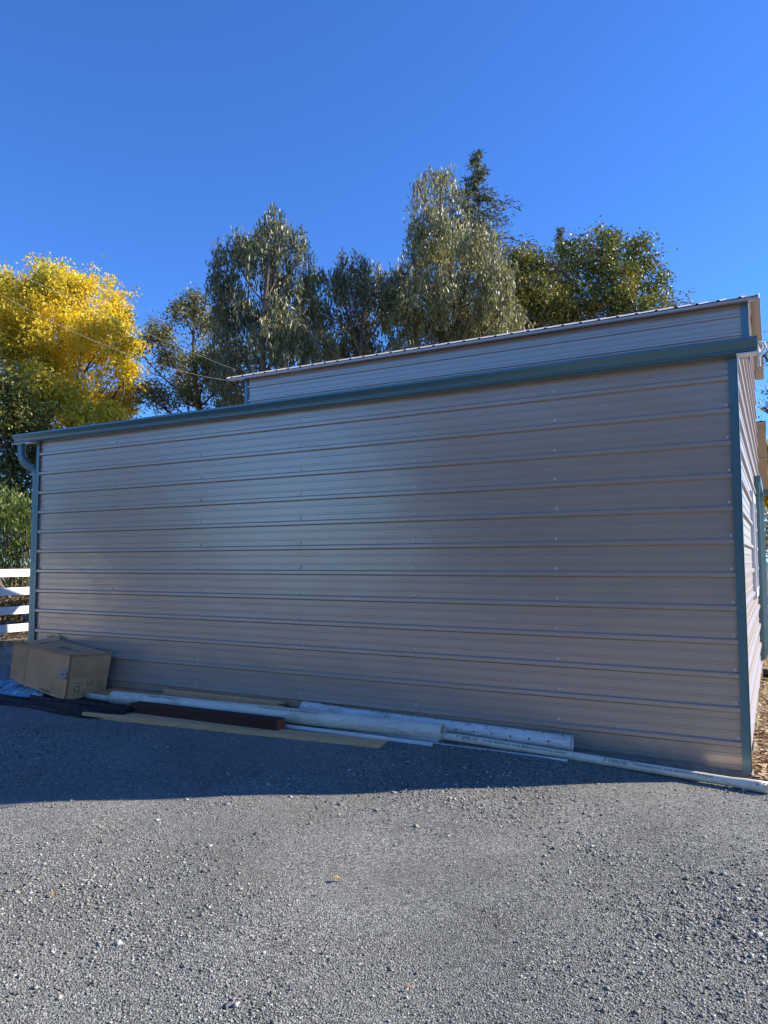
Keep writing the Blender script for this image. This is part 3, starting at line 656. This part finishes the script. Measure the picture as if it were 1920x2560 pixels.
# gutter: K-style trough along the low eave
GP = [(-.020, 2.965), (-.020, 2.876), (-.088, 2.876), (-.106, 2.886), (-.108, 2.899), (-.101, 2.906), (-.106, 2.918), (-.122, 2.940), (-.136, 2.958), (-.136, 2.974), (-.124, 2.976)]
GI = [(y+.004 if y < -.05 else y-.004, z+.004) for y, z in GP[1:-1]]
gm = MB(); ring = GP+[(-.124, 2.967)]+GI[::-1]+[(-.024, 2.965)]
GX0, GX1 = -7.74, .155
gm.prof(ring, lambda t, p: (t, p[0], p[1]), [GX0, GX1], closed=True)
for xx in (GX0, GX1-.003):
    pl = GP; nn = len(pl)
    gm.add([(xx, y, z) for y, z in pl]+[(xx+.003, y, z) for y, z in pl], [tuple(range(nn)), tuple(range(2*nn-1, nn-1, -1))]+[(i, i+1, nn+i+1, nn+i) for i in range(nn-1)])
gut = gm.build('gutter', M['teal'], barn)
mb = MB(); mb.tube([(.158, -.03, 2.955), (.19, -.025, 2.95), (.2, -.015, 2.925), (.185, -.01, 2.90), (.16, .0, 2.86), (.158, .02, 2.80)], .012, 8); mb.box(.157, .161, -.05, .015, 2.84, 2.96)
mb.build('end_bracket', M['whitemetal'], gut)
for q in ((.022, .152), (GX0+.003, -L0-.026)): mb = MB(); mb.box(q[0], q[1], -.119, -.022, 2.868, 2.8745); mb.build('gutter_base', M['whitemetal'], gut)
# downspout: corrugated elbow under the gutter, then straight down the left corner
path = [(-7.64, -.072, 2.872), (-7.64, -.072, 2.80), (-7.635, -.07, 2.72), (-7.61, -.06, 2.66), (-7.57, -.045, 2.615), (-7.52, -.02, 2.585), (-7.485, .0, 2.55), (-7.470, .01, 2.49), (-7.468, .012, 2.40)]
P = [np.array(p) for p in path]; dense = []
for i in range(len(P)-1):
    for t in np.linspace(0, 1, 5, endpoint=False): dense.append(P[i]*(1-t)+P[i+1]*t)
dense += [P[-1]]
dense_all = dense + [np.array([-7.468, .012, z]) for z in (2.2, 1.6, .9, .12)]
mb = MB(); vs = []; N = 8; rows = 0
for i, p in enumerate(dense_all):
    t = dense_all[min(i+1, len(dense_all)-1)]-dense_all[max(i-1, 0)]; t = t/np.linalg.norm(t)
    u = np.cross(t, (0, 1, 0)); u /= np.linalg.norm(u); w = np.cross(t, u)
    k = 1.0+(.07*(i % 2) if i < len(dense) else 0); a, b = .040*k, .030*k
    for du, dw in ((-a, -b*.6), (-a*.7, -b), (a*.7, -b), (a, -b*.6), (a, b*.6), (a*.7, b), (-a*.7, b), (-a, b*.6)): vs.append(p+u*du+w*dw)
    rows += 1
mb.add(vs, [(i*N+j, i*N+(j+1) % N, (i+1)*N+(j+1) % N, (i+1)*N+j) for i in range(rows-1) for j in range(N)])
mb.build('downspout', M['teal'], barn)
# black drain outlet at the foot of the right gable
mb = MB(); mb.tube([(.03, 4.0, .16), (.07, 4.0, .16), (.10, 3.98, .15)], .05, 12); mb.tube([(.10, 3.98, .15), (.135, 3.97, .12)], .062, 12)
tag(mb.build('drain_elbow', M['blackplastic']), 'black plastic drain elbow poking out low on the right gable', 'pipe fitting')

# ------------------------------------------------------------------ fences
def fence(name, label, pts, zs, bw=.15, group=None):
    a, b = np.array(pts[0], float), np.array(pts[1], float); d = b-a; L = np.linalg.norm(d); d /= L; nrm = np.array([-d[1], d[0]])
    root = thing(name, label, 'fence', (a[0], a[1], -.03), group)
    n = int(round(L/2.44))
    for i in range(n+1):
        q = d*L*i/n; mb = MB(); mb.box(-.063, .063, -.063, .063, -.2, 1.50); mb.hexa([(-.075, -.075, 1.5), (.075, -.075, 1.5), (.075, .075, 1.5), (-.075, .075, 1.5), (-.01, -.01, 1.55), (.01, -.01, 1.55), (.01, .01, 1.55), (-.01, .01, 1.55)])
        o = mb.build('post', M['vinyl'], root); o.location = (q[0]+nrm[0]*-.09, q[1]+nrm[1]*-.09, 0); o.rotation_euler.z = math.atan2(d[1], d[0])
    for z in zs:
        mb = MB(); mb.bar((0, 0, z+.03), (d[0]*L, d[1]*L, z+.03), .038, bw); bevel(mb.build('rail', M['vinyl'], root), .004)
    return root
fence('rail_fence', 'white four-rail fence left of the barn, partly shaded', ((-12.8, -5.1), (-12.8, 14.42)), (.195, .535, .90, 1.257))
fence('rail_fence', 'white four-rail fence behind the barn, past the right gable', ((-4, 15.8), (20.4, 15.8)), (.2, .55, .9, 1.25), .14)
mb = MB(); mb.bar((.06, 7.6, .47), (3.5, 7.9, .47), .04, .12); r_ = thing('low_rail', 'low white rail on a dark post beside the right gable', 'rail', (0, 0, 0)); mb.build('rail', M['vinyl'], r_)
for q in ((.12, 7.65), (2.4, 7.85)): mb = MB(); mb.box(q[0], q[0]+.08, q[1], q[1]+.07, -.1, .44); mb.build('post', M['bark'], r_)
root = thing('picket_fence', 'black metal picket fence beyond the white fence at right edge', 'fence', (0, 21, 0))
mb = MB()
for i in range(100): mb.box(-3+i*.12, -2.98+i*.12, 0, .02, 0, 1.75)
o = mb.build('pickets', M['blackplastic'], root)
mb = MB(); mb.box(-3, 9, -.015, -.001, 1.5, 1.54); mb.box(-3, 9, -.015, -.001, .2, .24); mb.build('rail', M['blackplastic'], root)

# ------------------------------------------------------------------ overhead cables
def cable(label, pa, pb, da, db, sag):
    a, b = at(*pa, da), at(*pb, db); P = []
    for t in np.linspace(-.5, 1, 60):
        p = a+(b-a)*t; p[2] -= sag*4*t*(1-t); P.append(p)
    mb = MB(); mb.tube(P, .0018, 5); tag(mb.build('overhead_cable', M['cable']), label, 'cable', 'overhead cables crossing the sky at left')
M['cable'] = mat('cable_grey', (.42, .42, .42), .5)
cable('thin overhead cable, upper one of the two crossing the yellow tree', (0, 664), (590, 925), 11.5, 16, .05)
cable('thin overhead cable, lower one of the two crossing the yellow tree', (0, 735), (575, 952), 11.5, 15, .22)
# ------------------------------------------------------------------ things lying along the wall
def plank(name, label, cat, a, b, w, h, m, group=None, end=None, bev=.004, n=1):
    a = np.array(a, float); b = np.array(b, float); c = (a+b)/2; d = b-a; L = np.linalg.norm(d)
    mb = MB(); mb.box(-L/2, L/2, -w/2, w/2, -h/2, h/2)
    if end: mb.mi[0] = 1; mb.mi[1] = 1
    o = mb.build(name, [m, end] if end else m); bevel(o, bev)
    o.location = c; o.rotation_euler = (0, -math.asin(d[2]/L), math.atan2(d[1], d[0]))
    return tag(o, label, cat, group)
plank('lumber_plank', 'long flat pine plank, nearest board on the gravel in front of the pipes', 'plank', (-5.60, -.705, .031), (-2.53, -.468, .027), .185, .045, M['pine'], 'boards lying at the foot of the wall')
plank('timber_beam', 'dark reddish brown square timber beam lying in front of the big pipe', 'beam', (-5.20, -.520, .093), (-3.52, -.475, .090), .13, .09, M['redwood'], None, M['redwood_end'], .008)
# boards by the wall
plank('lumber_plank', 'brown board lying flat against the wall next to the cardboard box', 'board', (-6.03, -.145, .112), (-5.31, -.145, .112), .25, .04, M['pressboard'], 'boards lying at the foot of the wall')
plank('lumber_plank', 'pale wide board between the wall and the big pipe, under the thin laths', 'board', (-5.30, -.150, .112), (-3.64, -.150, .112), .25, .038, M['pine_pale'], 'boards lying at the foot of the wall')
plank('lumber_plank', 'dark lower board of the stack at the wall, beneath the pale wide board', 'board', (-6.0, -.15, .070), (-3.9, -.15, .070), .2, .040, M['pine'], 'boards lying at the foot of the wall')
for i, (xa, xb, z, y, lab) in enumerate([(-5.30, -3.80, .141, -.060, 'thin pine lath, bottom one of the three stacked against the wall'),
                                   (-5.28, -3.86, .158, -.055, 'thin pine lath, middle one of the three stacked against the wall'),
                                   (-5.29, -3.80, .175, -.050, 'thin pine lath, topmost of the three stacked against the wall')]):
    plank('wood_lath', lab, 'lath', (xa, y, z), (xb, y, z), .045, .0155, M['pine_pale'], 'thin laths stacked against the wall', bev=.002)
def smooth_path(pts, n=60):
    P = np.array(pts, float); s = np.r_[0, np.cumsum(np.linalg.norm(np.diff(P, axis=0), axis=1))]
    # monotone-ish catmull
    out = []
    m = np.gradient(P, s, axis=0)
    for q in np.linspace(0, s[-1], n):
        i = min(np.searchsorted(s, q, 'right')-1, len(s)-2); h = s[i+1]-s[i]; t = (q-s[i])/h
        out.append(P[i]*(2*t**3-3*t**2+1)+m[i]*h*(t**3-2*t*t+t)+P[i+1]*(-2*t**3+3*t*t)+m[i+1]*h*(t**3-t*t))
    return np.array(out)
def pipe(name, label, pts, ro, ri, m, bell=None, holes=None, nseg=32):
    P = smooth_path(pts, 90); R = np.full(len(P), ro); s = np.r_[0, np.cumsum(np.linalg.norm(np.diff(P, axis=0), axis=1))]
    if bell:
        bl, k, endi = bell; q = s if endi == 0 else s[-1]-s; R = ro*(1+k*(1-sstep(bl, bl+.04, q)))
    th = ro-ri; c = P[0].copy(); mb = MB(); Q = P-c
    mb.tube(Q, R, nseg, caps=False); mb.tube(Q, R-th, nseg, caps=False, flip=True)
    for e, sg in ((0, 1), (len(Q)-1, -1)):
        base = 0 if e == 0 else (len(Q)-1)*nseg; off = len(Q)*nseg
        for j in range(nseg):
            k = (j+1) % nseg; f = (base+j, base+k, off+base+k, off+base+j); mb.f.append(f if sg < 0 else f[::-1]); mb.mi.append(0); mb.sm.append(False)
    o = mb.build(name, m); o.location = c; tag(o, label, 'pipe')
    return o, P
CV = {'crn': None}
camdir = CPOS
def pipe_text(parent, P, R, txt, x0, size, ang, m, name='print'):
    # lettering wrapped on the pipe, reading along +x, at polar angle ang above the -y direction
    cu = bpy.data.curves.new('t', 'FONT'); cu.body = txt; cu.size = size; cu.offset = size*.012
    to = bpy.data.objects.new('t', cu); COL.objects.link(to); bpy.context.view_layer.update()
    me = bpy.data.meshes.new_from_object(to.evaluated_get(bpy.context.evaluated_depsgraph_get()))
    bpy.data.objects.remove(to)
    n = len(me.vertices); co = np.zeros(n*3); me.vertices.foreach_get('co', co); co = co.reshape(-1, 3)
    X = P[:, 0]; x = x0+co[:, 0]; cy = np.interp(x, X, P[:, 1]); cz = np.interp(x, X, P[:, 2])
    a = ang+(co[:, 1]-size*.35)/R
    rr = R+.0012
    W_ = np.stack([x, cy-rr*np.cos(a), cz+rr*np.sin(a)], 1) - np.array(parent.location)
    me.vertices.foreach_set('co', W_.ravel().astype(np.float32)); me.update(); me.materials.clear(); me.materials.append(m)
    o = link(name, me, parent); return float(co[:, 0].max())
big, PB = pipe('large_pipe', 'thick cream plastic pipe with scuffed printing, slim pipe running through it', [(-5.70, -.335, .108), (-4.0, -.275, .115), (-2.14, -.215, .118)], .066, .059, M['pvc_cream'])
small, PS = pipe('slim_pipe', 'long slim plastic pipe running through the thick pipe to the right corner', [(-6.10, -.325, .092), (-5.70, -.328, .086), (-3.9, -.27, .092), (-2.1, -.222, .093), (-1.2, -.214, .063), (-.53, -.228, .042), (.125, -.295, .036)], .0300, .0262, M['pvc_small'], bell=(.13, .22, 1))
perf, PP = pipe('perforated_pipe', 'white perforated drain pipe lying against the wall, belled at its left end', [(-3.56, -.092, .150), (-2.4, -.085, .132), (-1.16, -.082, .116)], .058, .052, M['pvc_white'], bell=(.16, .13, 0))
# drain holes: dark plugs set 1 mm proud read as holes
for row, ang in ((0, .15), (1, 1.25)):
    x = -2.95+row*.1
    while x < -1.2:
        cy = np.interp(x, PP[:, 0], PP[:, 1]); cz = np.interp(x, PP[:, 0], PP[:, 2]); dn = np.array([0, -math.cos(ang), math.sin(ang)]); up = np.array([0, math.sin(ang), math.cos(ang)])
        c = np.array([x, cy, cz])+dn*.0584-np.array(perf.location); mbh = MB(); mbh.add([c+np.array([1, 0, 0])*.0075*math.cos(a)+up*.0075*math.sin(a) for a in np.linspace(0, 2*PI, 12, endpoint=False)], [tuple(range(12))]); mbh.build('drain_hole', M['washer'], perf); x += .148
T2 = '2" CRESLINE  PVC DWV  CELL CLASS 12454  MADE IN U.S.A. SCH-40  280 PSI WATER AT 73 F  PVC 1120  ASTM D1785  NSF-pw  ####'
pipe_text(small, PS, .030, '2"', -2.02, .030, .62, M['ink'], 'brand_print'); pipe_text(small, PS, .030, 'CRESLINE', -1.97, .030, .62, M['ink'], 'brand_print')
pipe_text(small, PS, .030, 'PVC DWV MADE IN U.S.A.  SCH-40  280 PSI WATER AT 73F  PVC 1120 DWV', -1.80, .019, .62, M['ink'], 'print')
pipe_text(small, PS, .030, '2" CRESLINE', -.905, .030, .62, M['ink'], 'brand_print')
pipe_text(small, PS, .030, 'PVC DWV MADE IN U.S.A.  SCH-40  280 PSI WATER AT 73F  PVC 1120', -.70, .0165, .62, M['ink'], 'print')
pipe_text(small, PS, .0366, '2" CRE', .055, .032, .7, M['ink'], 'brand_print')
pipe_text(big, PB, .066, '4" PVC SEWER PIPE  ASTM D2729  NSF  PVC 1120  MADE IN U.S.A.', -3.9, .022, 1.0, M['ink'], 'print')
pipe_text(big, PB, .066, 'PVC SEWER PIPE  ASTM D2729', -5.2, .022, 1.0, M['ink'], 'print')
# white channels
def channel(label, a, b, w, h, group):
    a = np.array(a, float); b = np.array(b, float); L = np.linalg.norm(b-a); t = .003
    prof = [(-w/2, h), (-w/2, 0), (w/2, 0), (w/2, h), (w/2-.012, h), (w/2-.012, h-t), (w/2-t, h-t), (w/2-t, t), (-w/2+t, t), (-w/2+t, h-t), (-w/2+.012, h-t), (-w/2+.012, h)]
    mb = MB(); mb.prof(prof, lambda s_, p: (s_, p[0], p[1]), [0, L], closed=True, caps=True)
    o = mb.build('metal_channel', M['alu']); d = b-a; o.location = a; o.rotation_euler = (0, -math.asin(d[2]/L), math.atan2(d[1], d[0])); return tag(o, label, 'channel', group)
channel('white metal channel under the thick pipe, its end just short of the pipe mouth', (-4.9, -.330, .022), (-2.16, -.318, .030), .12, .044, 'white metal channels under the pipes')
channel('white metal channel under the slim pipe, ending beside the perforated pipe mouth', (-3.2, -.255, .012), (-1.14, -.245, .010), .12, .044, 'white metal channels under the pipes')

# ------------------------------------------------------------------ cardboard box
A = np.array([-6.17, -.545, .068]); B = np.array([-6.105, -.535, .528]); F_ = np.array([-6.125, -.075, .070]); E_ = np.array([-6.045, -.065, .498])
C_ = np.array([-6.83, -.49, .588]); D_ = np.array([-6.93, -.47, .160]); G_ = np.array([-6.93, -.045, .590]); H_ = np.array([-6.98, -.04, .17])
Cf = np.array([-7.06, -.50, .612]); Df = np.array([-7.13, -.49, .225]); Gf = np.array([-7.13, -.10, .60])
bx = thing('cardboard_box', 'large battered brown cardboard box tipped on its side against the wall', 'box', tuple(A))
def panel(name, quad, bulge, m=M['cardboard'], n=14, th=.004):
    q = [np.array(p)-A for p in quad]; nrm = np.cross(q[1]-q[0], q[3]-q[0]); nrm /= np.linalg.norm(nrm); mb = MB()
    ph = rng.uniform(0, 6, 3)
    for off in (0, -th):
        vs = []
        for i in range(n+1):
            for j in range(n+1):
                u, v = i/n, j/n; p = q[0]*(1-u)*(1-v)+q[1]*u*(1-v)+q[2]*u*v+q[3]*(1-u)*v
                e = 16*u*(1-u)*v*(1-v); wv = .004*math.sin(u*9+ph[0])*math.sin(v*7+ph[1])
                vs.append(p+nrm*(bulge*e+wv*min(1, e*4)+off))
        k = n+1; fs = [(i*k+j, (i+1)*k+j, (i+1)*k+j+1, i*k+j+1) for i in range(n) for j in range(n)]
        if off: fs = [f[::-1] for f in fs]
        mb.add(vs, fs, 0, True)
    N = (n+1)**2; k = n+1
    edge = [i*k for i in range(n+1)]+[n*k+j for j in range(1, n+1)]+[i*k+n for i in range(n-1, -1, -1)]+[j for j in range(n-1, 0, -1)]
    mb.f += [(edge[i], edge[(i+1) % len(edge)], N+edge[(i+1) % len(edge)], N+edge[i]) for i in range(len(edge))]; mb.mi += [0]*len(edge); mb.sm += [False]*len(edge)
    def pt(u, v, lift=.0015):
        p = q[0]*(1-u)*(1-v)+q[1]*u*(1-v)+q[2]*u*v+q[3]*(1-u)*v; e = 16*u*(1-u)*v*(1-v)
        return p+nrm*(bulge*e+.004*math.sin(u*9+ph[0])*math.sin(v*7+ph[1])*min(1, e*4)+lift)
    return mb.build(name, m, bx), pt
_, fpt = panel('side_panel', [D_, A, B, C_], .010)
_, epnt = panel('end_panel', [A+np.array([.004, .012, .002]), F_, E_, B+np.array([.004, .012, -.006])], .006)
_, tpt = panel('top_panel', [C_, B, E_, G_], -.012)
panel('back_panel', [F_, H_, G_, E_], .0); panel('bottom_panel', [A, D_, H_, F_], .0)
panel('flap', [Df, D_+(-.002, 0, 0), C_+(-.002, 0, 0), Cf], .010, n=6)
panel('flap', [C_+(-.01, .03, .0), C_+(.0, .20, .012), C_+(-.04, .30, .045), C_+(-.25, .12, .01)], .0, n=5)
panel('flap', [G_+(-.0, -.02, -.01), G_+(-.20, -.06, -.03), G_+(-.12, .0, .06), G_+(.05, -.0, .02)], .0, n=5)
def decal(name, fn, shapes, m, par=bx):
    mb = MB()
    for sh in shapes: mb.add([fn(u, v) for u, v in sh], [tuple(range(len(sh)))])
    return mb.build(name, m, par)
def rect(u0, u1, v0, v1): return [(u0, v0), (u1, v0), (u1, v1), (u0, v1)]
decal('green_bars', fpt, [rect(.42+i*.055, .449+i*.055, .035, .10) for i in range(5)], M['green_ink'])
bars = [rect(.30, .52, .13, .15)]
decal('printing', tpt, [rect(.34, .40, .48, .60), rect(.42, .44, .42, .62), rect(.45, .50, .60, .64), rect(.51, .53, .42, .64), rect(.55, .60, .44, .48), rect(.62, .80, .50, .54), rect(.40, .50, .30, .32)], M['green_ink'])
def arrowloop(cx, cy, r):
    S_ = []
    for k in range(3):
        a0 = k*2*PI/3+.3
        for i in range(5):
            a, b = a0+i*.26, a0+(i+1)*.26
            S_.append([(cx+r*math.cos(a), cy+r*math.sin(a)*1.1), (cx+r*math.cos(b), cy+r*math.sin(b)*1.1), (cx+r*.68*math.cos(b), cy+r*.68*math.sin(b)*1.1), (cx+r*.68*math.cos(a), cy+r*.68*math.sin(a)*1.1)])
        a = a0+1.3; S_.append([(cx+r*1.2*math.cos(a), cy+r*1.3*math.sin(a)), (cx+r*.85*math.cos(a+.45), cy+r*.93*math.sin(a+.45)), (cx+r*.5*math.cos(a), cy+r*.55*math.sin(a))])
    return S_
def ringd(cx, cy, r):
    return [[(cx+q*math.cos(a), cy+q*1.1*math.sin(a)) for q, a in ((r, 2*PI*i/16), (r, 2*PI*(i+1)/16), (r*.85, 2*PI*(i+1)/16), (r*.85, 2*PI*i/16))] for i in range(16)]
decal('recycling_mark', epnt, arrowloop(.24, .22, .075), M['green_ink'])
decal('printing', epnt, [rect(.14, .38, .345, .358), rect(.46, .48, .28, .38), rect(.60, .62, .28, .38), rect(.46, .62, .27, .285), rect(.50, .58, .33, .345)]+ringd(.80, .26, .07), M['brown_ink'])
# crumpled clear tape over the corner and along the seam
mb = MB(); n = 9; vs = []
for i in range(n+1):
    for j in range(n+1): vs.append(fpt(.86+.135*i/n, .46+.20*j/n, .004+.010*rng.random()))
mb.add(vs, [(i*(n+1)+j, (i+1)*(n+1)+j, (i+1)*(n+1)+j+1, i*(n+1)+j+1) for i in range(n) for j in range(n) if rng.random() > .12])
mb.build('tape', M['tape'], bx)
mb = MB(); vs = [epnt(.02+.94*i/16, v, .0025) for i in range(17) for v in (.49, .60)]
mb.add(vs, [(i*2, i*2+2, i*2+3, i*2+1) for i in range(16)]); 
mt = mat('seam_tape', (.62, .33, .155), .35, 0, .5); mb.build('tape', mt, bx)

# ------------------------------------------------------------------ blue bags, grey bag, black sheet
def bag(name, label, c, size, rot, m, seed, group=None, cat='bag'):
    r_ = np.random.default_rng(seed); n1, n2 = 40, 26; V = []
    ph = r_.uniform(0, 6, 8)
    for i in range(n1+1):
        for j in range(n2):
            u = -1+2*i/n1; a = 2*PI*j/n2
            w = (1-abs(u)**4.5)**.5; tt = (1-abs(u)**2.4)**.6
            y = math.cos(a); z = math.sin(a); y = math.copysign(abs(y)**.7, y)
            wr = 1+.10*math.sin(7*u+ph[0]+3*y)+.07*math.sin(13*u-5*y+ph[1])+.06*math.sin(21*u+9*y+ph[2])
            V.append((u*size[0]/2*(1+.04*math.sin(5*y+ph[3])), y*size[1]/2*(w*.85+.15), z*size[2]/2*tt*wr*(1-.25*y*y)+.004*math.sin(40*u+9*y)))
    F = [(i*n2+j, (i+1)*n2+j, (i+1)*n2+(j+1) % n2, i*n2+(j+1) % n2) for i in range(n1) for j in range(n2)]
    mb = MB(); mb.add(V, F, 0, True); o = mb.build(name, m); o.location = c; o.rotation_euler = rot; return tag(o, label, cat, group)
bag('plastic_bag', 'blue plastic bag crushed under the open end of the box, upper one', (-7.22, -.28, .11), (.66, .38, .12), (.05, .04, -.05), M['bluebag'], 3, 'blue plastic bags under the box')
bag('plastic_bag', 'blue plastic bag with pale lettering, front one lying at the black sheet', (-6.88, -.50, .085), (.62, .30, .12), (0, .03, .1), M['bluebag'], 5, 'blue plastic bags under the box')
gm_ = mat('grey_sack', (.20, .19, .19), .7)
bag('grey_sack', 'small grey sack end behind the blue bags', (-7.78, -.05, .12), (.35, .26, .20), (0, 0, .3), gm_, 8, cat='sack')
nx, ny = 110, 34; V = []
for i in range(nx+1):
    for j in range(ny+1):
        u, v = i/nx, j/ny; x = -7.9+2.75*u; wd = .28*(1-.55*u)+.05*math.sin(u*9); yc = -.62+.05*math.sin(u*5+1)+.05*u
        y = yc+(v-.5)*2*wd; z = .020+.050*math.exp(-((v-.45)/.33)**2)*(1+.6*math.sin(u*7+v*3))+.024*math.sin(v*17+u*6+2*math.sin(u*4))+.012*math.sin(v*37+u*11+3*math.sin(u*6))
        z = max(z*math.sin(PI*min(max(v, .0), 1))**.4*(1-.35*u), .0)
        V.append((x, y, float(hground(x, y))+.010+z))
F = [(i*(ny+1)+j, (i+1)*(ny+1)+j, (i+1)*(ny+1)+j+1, i*(ny+1)+j+1) for i in range(nx) for j in range(ny)]
mb = MB(); mb.add(V, F, 0, True); o = mb.build('plastic_sheet', M['tarp']); tag(o, 'crumpled black plastic sheet spread on gravel in front of the box', 'sheet')
sm_ = o.modifiers.new('thick', 'SOLIDIFY'); sm_.thickness = .002
